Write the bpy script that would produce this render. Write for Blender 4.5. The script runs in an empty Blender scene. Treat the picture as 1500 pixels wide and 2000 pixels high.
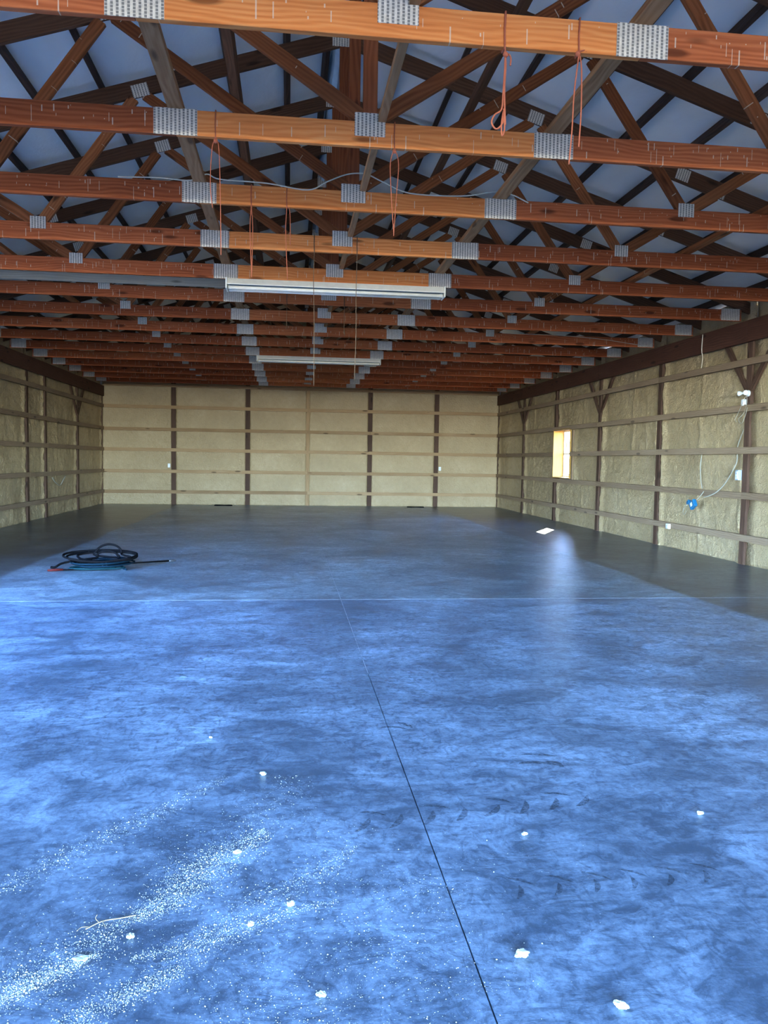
import bpy, bmesh, math, random
from mathutils import Vector, Matrix, noise as mnoise
random.seed(11)
PI = math.pi
scene = bpy.context.scene
COL = scene.collection

# ------------------------------------------------------------------ camera
CAM = Vector((-0.5168, 0.0, 1.4212))
yaw, pitch, roll = 0.1201, -0.0648, 0.0158
fwd = Vector((math.sin(yaw) * math.cos(pitch), math.cos(yaw) * math.cos(pitch), math.sin(pitch)))
rgt0 = Vector((math.cos(yaw), -math.sin(yaw), 0))
up0 = rgt0.cross(fwd)
rgt = rgt0 * math.cos(roll) + up0 * math.sin(roll)
upv = up0 * math.cos(roll) - rgt0 * math.sin(roll)
cd = bpy.data.cameras.new('camera')
cd.sensor_fit = 'HORIZONTAL'
cd.sensor_width = 36.0
cd.lens = 1549.3 / 1500.0 * 36.0
cd.clip_start = 0.05
cd.clip_end = 500
cam = bpy.data.objects.new('camera', cd)
COL.objects.link(cam)
m = Matrix((rgt, upv, -fwd)).transposed().to_4x4()
m.translation = CAM
cam.matrix_world = m
scene.camera = cam

YF = -8.468                  # unseen open front, set three bays behind the camera to even the floor light
# ------------------------------------------------------------------ sky, sun, exposure
SKY_STRENGTH = 2.6
SUN_ENERGY = 26.0
EXPOSURE = 2.55
sun_to = Vector((-0.78, -1.42, -1.0)).normalized()        # way the sunlight travels (read off the window's patch on the floor)
w = bpy.data.worlds.new('sky')
scene.world = w
w.use_nodes = True
nt = w.node_tree
nt.nodes.clear()
sky = nt.nodes.new('ShaderNodeTexSky')
sky.sky_type = 'NISHITA'
sky.sun_disc = False
sky.sun_elevation = math.radians(31.7)
sky.sun_rotation = math.atan2(0.78, 1.42)
sky.air_density = 1.0
sky.dust_density = 0.1
sky.ozone_density = 4.0
bg = nt.nodes.new('ShaderNodeBackground')
bg.inputs['Strength'].default_value = SKY_STRENGTH
out = nt.nodes.new('ShaderNodeOutputWorld')
cool = nt.nodes.new('ShaderNodeMix')                      # camera white balance: clear-sky light reads strongly blue
cool.data_type = 'RGBA'
cool.blend_type = 'MULTIPLY'
cool.inputs[0].default_value = 1.0
cool.inputs[7].default_value = (0.82, 0.97, 1.30, 1)
nt.links.new(sky.outputs[0], cool.inputs[6])
nt.links.new(cool.outputs[2], bg.inputs[0])
nt.links.new(bg.outputs[0], out.inputs[0])

sl = bpy.data.lights.new('sun', 'SUN')
sl.energy = SUN_ENERGY
sl.angle = math.radians(0.53)
sl.color = (1.0, 0.93, 0.82)
so = bpy.data.objects.new('sun', sl)
COL.objects.link(so)
so.rotation_euler = sun_to.to_track_quat('-Z', 'Y').to_euler()
so.location = (20, 40, 30)

# portal over the open front: emits nothing, only tells the renderer where sky light comes in
pl = bpy.data.lights.new('door_portal', 'AREA')
pl.shape = 'RECTANGLE'
pl.size, pl.size_y = 11.0, 3.45
pl.cycles.is_portal = True
po = bpy.data.objects.new('door_portal', pl)
COL.objects.link(po)
po.location = (0, YF - 0.05, 1.73)
po.rotation_euler = (PI / 2, 0, 0)

vs = scene.view_settings
vs.view_transform = 'Standard'
vs.look = 'None'
vs.gamma = 1.0
vs.exposure = EXPOSURE
try:
    vs.use_curve_mapping = False
except Exception:
    pass
scene.display_settings.display_device = 'sRGB'
scene.cycles.use_denoising = True
scene.cycles.max_bounces = 10
scene.cycles.diffuse_bounces = 8
scene.cycles.glossy_bounces = 4
scene.cycles.transmission_bounces = 6
scene.cycles.caustics_reflective = False
scene.cycles.caustics_refractive = False
scene.cycles.sample_clamp_indirect = 10.0


# ------------------------------------------------------------------ node helper
class N:
    def __init__(self, name):
        self.m = bpy.data.materials.new(name)
        self.m.use_nodes = True
        self.t = self.m.node_tree
        self.t.nodes.clear()
        self.out = self.t.nodes.new('ShaderNodeOutputMaterial')
        self.b = self.t.nodes.new('ShaderNodeBsdfPrincipled')
        self.t.links.new(self.b.outputs[0], self.out.inputs[0])

    def n(self, typ, **kw):
        x = self.t.nodes.new(typ)
        for k, v in kw.items():
            setattr(x, k, v)
        return x

    def set(self, sock, v):
        if hasattr(v, 'links') or isinstance(v, bpy.types.NodeSocket):
            self.t.links.new(v, sock)
        elif isinstance(v, (tuple, list)) and len(v) == 3 and sock.type == 'RGBA':
            sock.default_value = (*v, 1)
        else:
            sock.default_value = v

    def math(self, op, a, b=None, c=None, clamp=False):
        x = self.n('ShaderNodeMath', operation=op)
        x.use_clamp = clamp
        for i, v in enumerate((a, b, c)):
            if v is not None:
                self.set(x.inputs[i], v)
        return x.outputs[0]

    def obj(self):
        return self.n('ShaderNodeTexCoord').outputs['Object']

    def pos(self):
        return self.n('ShaderNodeNewGeometry').outputs['Position']

    def rand(self):
        return self.n('ShaderNodeObjectInfo').outputs['Random']

    def mapping(self, v, scale=(1, 1, 1), loc=(0, 0, 0), rot=(0, 0, 0)):
        x = self.n('ShaderNodeMapping')
        self.set(x.inputs['Vector'], v)
        x.inputs['Scale'].default_value = scale
        self.set(x.inputs['Location'], loc)
        x.inputs['Rotation'].default_value = rot
        return x.outputs[0]

    def noise(self, v, scale, detail=4, rough=0.55, dist=0.0, color=False):
        x = self.n('ShaderNodeTexNoise')
        self.set(x.inputs['Vector'], v)
        x.inputs['Scale'].default_value = scale
        x.inputs['Detail'].default_value = detail
        x.inputs['Roughness'].default_value = rough
        x.inputs['Distortion'].default_value = dist
        return x.outputs['Color' if color else 'Fac']

    def ramp(self, f, stops, interp='LINEAR'):
        x = self.n('ShaderNodeValToRGB')
        r = x.color_ramp
        r.interpolation = interp
        while len(r.elements) < len(stops):
            r.elements.new(0.5)
        for e, (p, c) in zip(r.elements, stops):
            e.position = p
            e.color = (*c, 1) if isinstance(c, tuple) else (c, c, c, 1)
        self.set(x.inputs[0], f)
        return x.outputs[0]

    def mix(self, f, a, b, blend='MIX'):
        x = self.n('ShaderNodeMix', data_type='RGBA', blend_type=blend)
        self.set(x.inputs[0], f)
        self.set(x.inputs[6], a)
        self.set(x.inputs[7], b)
        return x.outputs[2]

    def bump(self, h, strength=0.3, dist=0.01):
        x = self.n('ShaderNodeBump')
        x.inputs['Strength'].default_value = strength
        x.inputs['Distance'].default_value = dist
        self.set(x.inputs['Height'], h)
        self.t.links.new(x.outputs[0], self.b.inputs['Normal'])
        return x

    def base(self, c):
        self.set(self.b.inputs['Base Color'], c)

    def p(self, **kw):
        for k, v in kw.items():
            self.set(self.b.inputs[k.replace('_', ' ').title().replace('Ior', 'IOR')], v)

    def sep(self, v):
        x = self.n('ShaderNodeSeparateXYZ')
        self.set(x.inputs[0], v)
        return x.outputs

    def white(self, v, dim='1D'):
        x = self.n('ShaderNodeTexWhiteNoise', noise_dimensions=dim)
        self.set(x.inputs['W' if dim == '1D' else 'Vector'], v)
        return x.outputs


def wood(name, c_dark, c_mid, c_light, var=0.25, drips=0.0, rough=0.65, knots=True):
    """Boards run along their own X; grain follows it. Each board object gets its own shift of tone."""
    a = N(name)
    r = a.rand()
    o = a.obj()
    off = a.n('ShaderNodeCombineXYZ')
    a.set(off.inputs[0], a.math('MULTIPLY', r, 37.0))
    a.set(off.inputs[1], a.math('MULTIPLY', r, 11.0))
    a.set(off.inputs[2], a.math('MULTIPLY', r, 5.0))
    v = a.n('ShaderNodeVectorMath', operation='ADD')
    a.set(v.inputs[0], o)
    a.set(v.inputs[1], off.outputs[0])
    v = v.outputs[0]
    warp = a.noise(a.mapping(v, (1.2, 5, 5)), 1.0, 2, 0.5)
    rings = a.math('ADD', a.math('MULTIPLY', a.sep(v)[2], 210.0), a.math('MULTIPLY', warp, 34.0))
    rings = a.math('ADD', rings, a.math('MULTIPLY', a.sep(v)[1], 120.0))
    rings = a.math('ADD', a.math('MULTIPLY', a.math('SINE', rings), 0.5), 0.5)
    fine = a.noise(a.mapping(v, (2.0, 85, 85)), 1.0, 4, 0.65)
    blot = a.noise(a.mapping(v, (1.0, 2.5, 2.5)), 1.3, 3, 0.6)
    f = a.math('ADD', a.math('MULTIPLY', rings, a.math('MULTIPLY', a.noise(a.mapping(v, (0.9, 4, 4)), 1.0, 2, 0.5), 0.42)), a.math('MULTIPLY', fine, 0.46))
    f = a.math('ADD', f, a.math('MULTIPLY', blot, 0.44))
    c = a.ramp(f, [(0.2, c_dark), (0.52, c_mid), (0.85, c_light)])
    # tone of each board
    rr = a.white(a.math('MULTIPLY', r, 91.7))['Value']
    c = a.mix(1.0, c, a.ramp(rr, [(0.0, (1 - var, 1 - var * 1.15, 1 - var * 1.25)), (1.0, (1 + var * .6, 1 + var * .6, 1 + var * .6))]), 'MULTIPLY')
    if knots:
        vo = a.n('ShaderNodeTexVoronoi', feature='F1')
        a.set(vo.inputs['Vector'], a.mapping(v, (1.6, 6, 6)))
        vo.inputs['Scale'].default_value = 1.0
        k = a.ramp(vo.outputs['Distance'], [(0.10, 1.0), (0.17, 0.0)])
        c = a.mix(a.math('MULTIPLY', k, 0.75), c, tuple(x * 0.28 for x in c_dark))
    if drips:
        # spots and runs of spray foam down the face
        s = a.sep(o)
        for i, (pitch_, wdt) in enumerate(((0.055, 0.055), (0.12, 0.03), (0.034, 0.05))):
            u = a.math('ADD', a.math('DIVIDE', s[0], pitch_), a.math('MULTIPLY', r, 300.0 + 70 * i))
            cell = a.math('FLOOR', u)
            fr = a.math('FRACT', u)
            wc = a.white(a.math('ADD', cell, 0.37 + i * 7.1))['Color']
            q = a.n('ShaderNodeSeparateColor')
            a.set(q.inputs[0], wc)
            pr, cen, ln = q.outputs[0], q.outputs[1], q.outputs[2]
            on = a.math('GREATER_THAN', pr, 1.0 - drips)
            dx = a.math('ABSOLUTE', a.math('SUBTRACT', fr, a.math('ADD', a.math('MULTIPLY', cen, 0.6), 0.2)))
            inx = a.math('LESS_THAN', dx, wdt)
            top = a.math('SUBTRACT', 0.075, a.math('MULTIPLY', a.math('FRACT', a.math('MULTIPLY', pr, 53.0)), 0.10))
            bot = a.math('SUBTRACT', top, a.math('ADD', a.math('MULTIPLY', a.math('POWER', ln, 2.0), 0.10), 0.006))
            inz = a.math('MULTIPLY', a.math('LESS_THAN', s[2], top), a.math('GREATER_THAN', s[2], bot))
            mask = a.math('MULTIPLY', a.math('MULTIPLY', on, inx), inz)
            c = a.mix(a.math('MULTIPLY', mask, 0.6), c, (0.66, 0.54, 0.38))
    a.base(c)
    a.p(roughness=rough)
    a.b.inputs['Specular IOR Level'].default_value = 0.12
    a.bump(a.math('ADD', fine, a.math('MULTIPLY', rings, 0.4)), 0.25, 0.004)
    return a.m


M = {}
M['chord'] = wood('bottom_chord_pine', (0.50, 0.120, 0.022), (0.76, 0.235, 0.058), (0.88, 0.37, 0.115), 0.18, 0.22)
M['chordside'] = wood('red_bottom_chord_pine', (0.18, 0.036, 0.011), (0.34, 0.084, 0.026), (0.48, 0.14, 0.048), 0.30, 0.32)
M['chorddim'] = wood('dimmed_bottom_chord_pine', (0.22, 0.050, 0.015), (0.42, 0.118, 0.036), (0.58, 0.19, 0.066), 0.28, 0.28)
M['king'] = wood('dark_red_king_post', (0.11, 0.026, 0.010), (0.22, 0.060, 0.020), (0.32, 0.10, 0.035), 0.25)
M['web'] = wood('web_pine', (0.12, 0.034, 0.011), (0.25, 0.078, 0.024), (0.36, 0.125, 0.042), 0.38, 0.05)
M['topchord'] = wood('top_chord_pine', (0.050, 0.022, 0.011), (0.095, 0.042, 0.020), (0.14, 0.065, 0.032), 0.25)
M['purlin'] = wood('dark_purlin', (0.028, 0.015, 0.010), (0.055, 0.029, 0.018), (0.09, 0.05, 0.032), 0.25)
M['brace'] = wood('grey_pine_brace', (0.19, 0.085, 0.034), (0.32, 0.155, 0.066), (0.43, 0.235, 0.11), 0.15)
M['girt'] = wood('girt_pine', (0.165, 0.105, 0.062), (0.255, 0.172, 0.105), (0.34, 0.24, 0.15), 0.18)
M['girt_back'] = wood('yellow_pine_girt', (0.20, 0.115, 0.055), (0.31, 0.195, 0.098), (0.40, 0.27, 0.15), 0.18)
M['post'] = wood('dark_post', (0.040, 0.021, 0.014), (0.078, 0.042, 0.027), (0.12, 0.068, 0.044), 0.2)
M['beam'] = wood('dark_header', (0.040, 0.017, 0.011), (0.082, 0.033, 0.020), (0.125, 0.055, 0.034), 0.2)
M['jamb'] = wood('new_pine_jamb', (0.30, 0.16, 0.035), (0.38, 0.21, 0.05), (0.44, 0.26, 0.07), 0.06)
M['plank'] = wood('weathered_plank', (0.25, 0.21, 0.15), (0.33, 0.285, 0.21), (0.40, 0.35, 0.26), 0.05)


def simple(name, c, rough=0.5, metal=0.0, spec=0.5, **kw):
    a = N(name)
    o = a.obj()
    nz = a.noise(o, 14, 3, 0.6)
    a.base(a.mix(nz, tuple(x * 0.82 for x in c), tuple(min(1, x * 1.12) for x in c)))
    a.p(roughness=rough, metallic=metal, **kw)
    a.b.inputs['Specular IOR Level'].default_value = spec
    return a.m


# spray foam
a = N('spray_foam')
o = a.pos()
n1 = a.noise(o, 1.1, 3, 0.5)
n2 = a.noise(o, 9, 4, 0.6)
c = a.ramp(a.math('ADD', a.math('MULTIPLY', n1, 0.65), a.math('MULTIPLY', n2, 0.35)), [(0.3, (0.34, 0.240, 0.124)), (0.55, (0.405, 0.292, 0.155)), (0.8, (0.49, 0.372, 0.225))])
a.base(c)
a.p(roughness=0.42)
a.b.inputs['Specular IOR Level'].default_value = 0.4
h = a.math('ADD', a.noise(o, 22, 3, 0.5, 0.4), a.math('MULTIPLY', a.noise(o, 60, 2, 0.5), 0.4))
a.bump(h, 0.8, 0.03)
M['foam'] = a.m

# white roof film
a = N('white_roof_film')
o = a.pos()
n1 = a.noise(a.mapping(o, (1.0, 0.5, 1.0)), 2.2, 3, 0.55, 0.6)
a.base(a.ramp(n1, [(0.3, (0.86, 0.78, 0.68)), (0.7, (0.93, 0.86, 0.76))]))
a.p(roughness=0.34)
a.bump(a.math('ADD', n1, a.math('MULTIPLY', a.noise(o, 26, 2, 0.5, 0.8), 0.12)), 0.5, 0.03)
M['film'] = a.m

# galvanised nail plate: rows of punched slots
a = N('galvanised_nail_plate')
s = a.sep(a.obj())
ux = a.math('FRACT', a.math('ADD', a.math('DIVIDE', s[0], 0.026), 0.5))
col_ = a.math('FLOOR', a.math('ADD', a.math('DIVIDE', s[0], 0.026), 0.5))
uz = a.math('FRACT', a.math('ADD', a.math('DIVIDE', s[2], 0.0165), a.math('MULTIPLY', col_, 0.5)))
slot = a.math('MULTIPLY', a.math('LESS_THAN', a.math('ABSOLUTE', a.math('SUBTRACT', ux, 0.5)), 0.24), a.math('LESS_THAN', a.math('ABSOLUTE', a.math('SUBTRACT', uz, 0.5)), 0.40))
nz = a.noise(a.obj(), 40, 3, 0.6)
base = a.ramp(nz, [(0.3, (0.55, 0.46, 0.345)), (0.7, (0.76, 0.65, 0.50))])
a.base(a.mix(slot, base, (0.20, 0.17, 0.14)))
a.p(roughness=0.5, metallic=0.15)
a.bump(a.math('SUBTRACT', 1.0, slot), 0.4, 0.004)
M['plate'] = a.m

# concrete; far slabs tinted greyer to imitate the less blue light there
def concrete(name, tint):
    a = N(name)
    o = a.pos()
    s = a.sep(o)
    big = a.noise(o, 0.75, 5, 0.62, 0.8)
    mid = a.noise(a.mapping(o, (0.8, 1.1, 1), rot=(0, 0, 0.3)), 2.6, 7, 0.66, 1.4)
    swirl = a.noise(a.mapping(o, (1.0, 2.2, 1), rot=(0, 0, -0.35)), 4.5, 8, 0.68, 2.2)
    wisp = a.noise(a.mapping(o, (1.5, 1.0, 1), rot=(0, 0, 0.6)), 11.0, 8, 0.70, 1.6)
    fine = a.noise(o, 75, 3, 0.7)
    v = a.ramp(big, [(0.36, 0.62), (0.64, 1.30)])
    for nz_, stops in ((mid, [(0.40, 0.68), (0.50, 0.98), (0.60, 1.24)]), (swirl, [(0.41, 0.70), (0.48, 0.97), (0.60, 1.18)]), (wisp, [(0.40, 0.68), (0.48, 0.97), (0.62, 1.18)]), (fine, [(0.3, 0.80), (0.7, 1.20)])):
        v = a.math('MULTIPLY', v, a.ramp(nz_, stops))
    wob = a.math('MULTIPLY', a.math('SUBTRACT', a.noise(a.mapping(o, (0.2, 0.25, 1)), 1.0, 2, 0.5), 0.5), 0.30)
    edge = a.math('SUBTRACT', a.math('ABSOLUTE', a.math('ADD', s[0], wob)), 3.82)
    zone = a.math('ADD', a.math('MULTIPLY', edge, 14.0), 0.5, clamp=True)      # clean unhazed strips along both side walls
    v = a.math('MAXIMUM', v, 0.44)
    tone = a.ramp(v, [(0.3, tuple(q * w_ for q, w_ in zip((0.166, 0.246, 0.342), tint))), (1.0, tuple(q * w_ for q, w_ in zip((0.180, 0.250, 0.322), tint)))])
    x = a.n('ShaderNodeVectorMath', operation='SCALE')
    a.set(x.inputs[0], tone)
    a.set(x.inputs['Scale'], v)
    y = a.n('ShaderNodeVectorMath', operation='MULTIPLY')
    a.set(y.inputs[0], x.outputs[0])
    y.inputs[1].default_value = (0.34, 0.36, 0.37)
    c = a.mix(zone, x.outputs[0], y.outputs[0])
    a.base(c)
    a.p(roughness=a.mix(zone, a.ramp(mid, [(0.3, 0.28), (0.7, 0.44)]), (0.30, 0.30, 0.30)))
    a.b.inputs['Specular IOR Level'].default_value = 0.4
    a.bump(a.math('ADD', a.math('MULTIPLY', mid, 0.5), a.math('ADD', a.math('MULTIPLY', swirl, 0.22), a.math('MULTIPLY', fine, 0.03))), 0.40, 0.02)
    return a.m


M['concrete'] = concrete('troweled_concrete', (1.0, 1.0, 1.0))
M['concrete_far'] = concrete('troweled_concrete_far_light_tint', (1.10, 1.02, 0.90))

a = N('dusty_joint_fill')
o = a.pos()
a.base(a.ramp(a.noise(o, 9, 4, 0.7), [(0.35, (0.26, 0.30, 0.35)), (0.65, (0.58, 0.60, 0.62))]))
a.p(roughness=0.8)
M['joint_pale'] = a.m
a = N('dark_joint_fill')
a.base(a.ramp(a.noise(a.pos(), 7, 4, 0.7), [(0.4, (0.025, 0.035, 0.05)), (0.75, (0.13, 0.17, 0.23))]))
a.p(roughness=0.9)
M['joint_dark'] = a.m

a = N('rubber_scuff')
tr = a.n('ShaderNodeBsdfTransparent')
mx = a.n('ShaderNodeMixShader')
nz = a.noise(a.pos(), 55, 3, 0.7)
a.set(mx.inputs[0], a.ramp(nz, [(0.35, 0.10), (0.65, 0.60)]))
a.t.links.new(tr.outputs[0], mx.inputs[1])
a.t.links.new(a.b.outputs[0], mx.inputs[2])
a.t.links.new(mx.outputs[0], a.out.inputs[0])
a.base((0.045, 0.055, 0.07))
a.p(roughness=0.5)
M['scuff'] = a.m

a = N('window_glass')
tr = a.n('ShaderNodeBsdfTransparent')
tr.inputs[0].default_value = (0.93, 0.95, 0.94, 1)
gs = a.n('ShaderNodeBsdfGlossy')
gs.inputs['Roughness'].default_value = 0.03
lw = a.n('ShaderNodeLayerWeight')
mx = a.n('ShaderNodeMixShader')
a.set(mx.inputs[0], a.math('ADD', a.math('MULTIPLY', a.math('POWER', lw.outputs['Facing'], 4.0), 0.5), 0.04))
a.t.links.new(tr.outputs[0], mx.inputs[1])
a.t.links.new(gs.outputs[0], mx.inputs[2])
a.t.links.new(mx.outputs[0], a.out.inputs[0])
M['glass'] = a.m

a = N('gravel_ground')
o = a.pos()
nz = a.math('ADD', a.math('MULTIPLY', a.noise(o, 0.3, 4, 0.6), 0.6), a.math('MULTIPLY', a.noise(o, 30, 3, 0.7), 0.4))
a.base(a.ramp(nz, [(0.3, (0.135, 0.105, 0.065)), (0.7, (0.19, 0.15, 0.10))]))
a.p(roughness=0.95)
M['ground'] = a.m

M['siding'] = simple('steel_siding', (0.45, 0.44, 0.42), 0.5)
M['white'] = simple('white_enamel', (0.92, 0.84, 0.70), 0.6, spec=0.2)
M['tube'] = simple('white_lamp_tube', (0.92, 0.83, 0.68), 0.7, spec=0.15)
M['slot'] = simple('grey_channel', (0.30, 0.33, 0.33), 0.5)
M['vinyl'] = simple('white_vinyl', (0.82, 0.82, 0.80), 0.4)
M['orange'] = simple('orange_twine', (0.40, 0.095, 0.040), 0.8)
M['twine'] = simple('brown_twine', (0.13, 0.075, 0.038), 0.85)
M['cable'] = simple('pale_cable', (0.62, 0.54, 0.40), 0.5)
M['wirewhite'] = simple('white_cable', (0.36, 0.33, 0.26), 0.7, spec=0.2)
M['blackhose'] = simple('black_rubber_hose', (0.007, 0.007, 0.008), 0.9, spec=0.0)
M['bluehose'] = simple('blue_hose', (0.005, 0.018, 0.030), 0.7, spec=0.05)
M['tealhose'] = simple('teal_hose', (0.008, 0.036, 0.045), 0.7, spec=0.05)
M['red'] = simple('red_plastic', (0.075, 0.010, 0.008), 0.7, spec=0.1)
M['steel'] = simple('brushed_steel', (0.30, 0.31, 0.33), 0.3, 0.8)
M['bluebox'] = simple('blue_plastic', (0.010, 0.13, 0.27), 0.4)
M['plastic'] = simple('white_plastic', (0.80, 0.81, 0.82), 0.35)
M['greyplastic'] = simple('grey_plastic', (0.42, 0.46, 0.52), 0.4)
M['bulb'] = simple('white_lamp_glass', (0.88, 0.89, 0.86), 0.15)
M['crumb'] = simple('foam_crumb', (0.66, 0.68, 0.58), 0.75)
M['straw'] = simple('dry_straw', (0.34, 0.25, 0.13), 0.8)
M['ridge'] = simple('pale_blue_ridge_film', (0.50, 0.60, 0.66), 0.4)


# ------------------------------------------------------------------ geometry helpers
def mesh(name, verts, faces, mat=None, smooth=False):
    me = bpy.data.meshes.new(name)
    me.from_pydata([tuple(v) for v in verts], [], faces)
    me.update()
    if mat:
        me.materials.append(mat)
    if smooth:
        for p_ in me.polygons:
            p_.use_smooth = True
    return me


def link(name, me, parent=None, loc=None, rot=None):
    o_ = bpy.data.objects.new(name, me)
    COL.objects.link(o_)
    if parent is not None:
        o_.parent = parent
    if loc is not None:
        o_.location = loc
    if rot is not None:
        o_.rotation_euler = rot
    return o_


def tag(o_, label=None, cat=None, group=None, kind=None):
    if label:
        o_['label'] = label
    if cat:
        o_['category'] = cat
    if group:
        o_['group'] = group
    if kind:
        o_['kind'] = kind
    return o_


def empty(name, loc=(0, 0, 0)):
    o_ = bpy.data.objects.new(name, None)
    COL.objects.link(o_)
    o_.location = loc
    return o_


def box_bm(bm, x0, x1, y0, y1, z0, z1):
    vs_ = [bm.verts.new((x, y, z)) for x in (x0, x1) for y in (y0, y1) for z in (z0, z1)]
    for f_ in ((0, 1, 3, 2), (4, 6, 7, 5), (0, 4, 5, 1), (2, 3, 7, 6), (0, 2, 6, 4), (1, 5, 7, 3)):
        bm.faces.new([vs_[i] for i in f_])
    return vs_


def bm_mesh(bm, name, mat, smooth=False, bev=0.0):
    if bev:
        bmesh.ops.bevel(bm, geom=list(bm.edges), offset=bev, segments=1, affect='EDGES')
    bmesh.ops.recalc_face_normals(bm, faces=list(bm.faces))
    me = bpy.data.meshes.new(name)
    bm.to_mesh(me)
    bm.free()
    me.materials.append(mat)
    if smooth:
        for p_ in me.polygons:
            p_.use_smooth = True
    return me


_cache = {}


def board_mesh(L, t, h, mat, name='board'):
    """Board along X (L), thickness along Y (t), height along Z (h), centred, arrises eased."""
    key = (round(L, 3), round(t, 3), round(h, 3), mat.name)
    if key not in _cache:
        bm = bmesh.new()
        box_bm(bm, -L / 2, L / 2, -t / 2, t / 2, -h / 2, h / 2)
        _cache[key] = bm_mesh(bm, name, mat, bev=0.003)
    return _cache[key]


def board(name, p0, p1, t, h, mat, parent=None, up=Vector((0, 0, 1))):
    """Board object from p0 to p1; h measured along `up` side, t across."""
    p0, p1 = Vector(p0), Vector(p1)
    x = (p1 - p0).normalized()
    y = up.cross(x).normalized()
    z = x.cross(y)
    mt = Matrix((x, y, z)).transposed().to_4x4()
    mt.translation = (p0 + p1) / 2
    o_ = bpy.data.objects.new(name, board_mesh((p1 - p0).length, t, h, mat, name))
    COL.objects.link(o_)
    if parent is not None:
        o_.parent = parent
    o_.matrix_local = mt
    return o_


def tube_mesh(name, pts, r, mat, seg=8, closed=False, smooth=True, radii=None):
    pts = [Vector(p_) for p_ in pts]
    n_ = len(pts)
    verts, faces = [], []
    prev = None
    for i, p_ in enumerate(pts):
        if closed:
            d = pts[(i + 1) % n_] - pts[i - 1]
        else:
            d = pts[min(i + 1, n_ - 1)] - pts[max(i - 1, 0)]
        d.normalize()
        if prev is None:
            ref = Vector((0, 0, 1)) if abs(d.z) < 0.9 else Vector((1, 0, 0))
            a_ = ref.cross(d).normalized()
        else:
            a_ = (prev - d * prev.dot(d)).normalized()
        prev = a_
        b_ = d.cross(a_)
        rr_ = radii[i] if radii else r
        for k in range(seg):
            t_ = 2 * PI * k / seg
            verts.append(p_ + (a_ * math.cos(t_) + b_ * math.sin(t_)) * rr_)
    for i in range(n_ if closed else n_ - 1):
        j = (i + 1) % n_
        for k in range(seg):
            faces.append((i * seg + k, i * seg + (k + 1) % seg, j * seg + (k + 1) % seg, j * seg + k))
    if not closed:
        faces.append(tuple(range(seg))[::-1])
        faces.append(tuple((n_ - 1) * seg + k for k in range(seg)))
    return mesh(name, verts, faces, mat, smooth)


def spline(pts, n_=8):
    """Catmull-Rom through the points."""
    P = [Vector(p_) for p_ in pts]
    P = [P[0] * 2 - P[1]] + P + [P[-1] * 2 - P[-2]]
    res = []
    for i in range(1, len(P) - 2):
        for k in range(n_):
            t_ = k / n_
            p0, p1, p2, p3 = P[i - 1], P[i], P[i + 1], P[i + 2]
            res.append(0.5 * ((2 * p1) + (p2 - p0) * t_ + (2 * p0 - 5 * p1 + 4 * p2 - p3) * t_ ** 2 + (3 * p1 - p0 - 3 * p2 + p3) * t_ ** 3))
    res.append(P[-2])
    return res


def lathe(bm, prof, axis_m=Matrix(), seg=14):
    rings = []
    for r_, z_ in prof:
        rings.append([bm.verts.new(axis_m @ Vector((r_ * math.cos(2 * PI * k / seg), r_ * math.sin(2 * PI * k / seg), z_))) for k in range(seg)])
    for a_, b_ in zip(rings, rings[1:]):
        for k in range(seg):
            bm.faces.new((a_[k], a_[(k + 1) % seg], b_[(k + 1) % seg], b_[k]))
    bm.faces.new(rings[0][::-1])
    bm.faces.new(rings[-1])


# ------------------------------------------------------------------ the building's measures
XW = 6.0                     # inner face of the posts
YB = 24.42                   # inner face of the back posts
SP = 1.372                   # truss spacing
Y0 = 4.02                    # first truss in view
NT = 15
GZ = [0.385, 1.00, 1.64, 2.25, 2.91]      # girts
BEAM0, BEAM1 = 3.19, 3.495
PT = 0.042                   # board thickness
CH0, CH1 = 3.50, 3.66        # bottom chord
PEAK, SL = 5.60, 0.315       # top chord centre line z = PEAK - SL*|x|


def roof_z(x, off=0.0):
    return PEAK - SL * abs(x) + off


# ------------------------------------------------------------------ floor
bm = bmesh.new()
box_bm(bm, -6.35, 6.35, YF - 0.1, YB + 0.4, -0.20, -0.012)
floor = tag(link('floor', bm_mesh(bm, 'floor', M['joint_dark'])), kind='structure', label='blue-grey troweled concrete floor with sawn joints')
JX, JY, JW, JC = 0.02, 8.0, 0.005, 0.011
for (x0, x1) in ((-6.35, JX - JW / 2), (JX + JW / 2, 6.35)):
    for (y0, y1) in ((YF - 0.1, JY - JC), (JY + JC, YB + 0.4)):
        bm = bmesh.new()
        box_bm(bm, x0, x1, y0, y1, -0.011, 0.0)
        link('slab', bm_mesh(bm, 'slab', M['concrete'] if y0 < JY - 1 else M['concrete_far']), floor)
bm = bmesh.new()
box_bm(bm, -6.0, 6.0, JY - JC + 0.0005, JY + JC - 0.0005, -0.010, -0.0008)
link('joint_filler', bm_mesh(bm, 'joint_filler', M['joint_pale']), floor)
bm = bmesh.new()
box_bm(bm, JX - JW / 2 + 0.0005, JX + JW / 2 - 0.0005, 5.2, YB, -0.010, -0.0006)
link('joint_filler', bm_mesh(bm, 'joint_filler', M['joint_pale']), floor)


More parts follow.
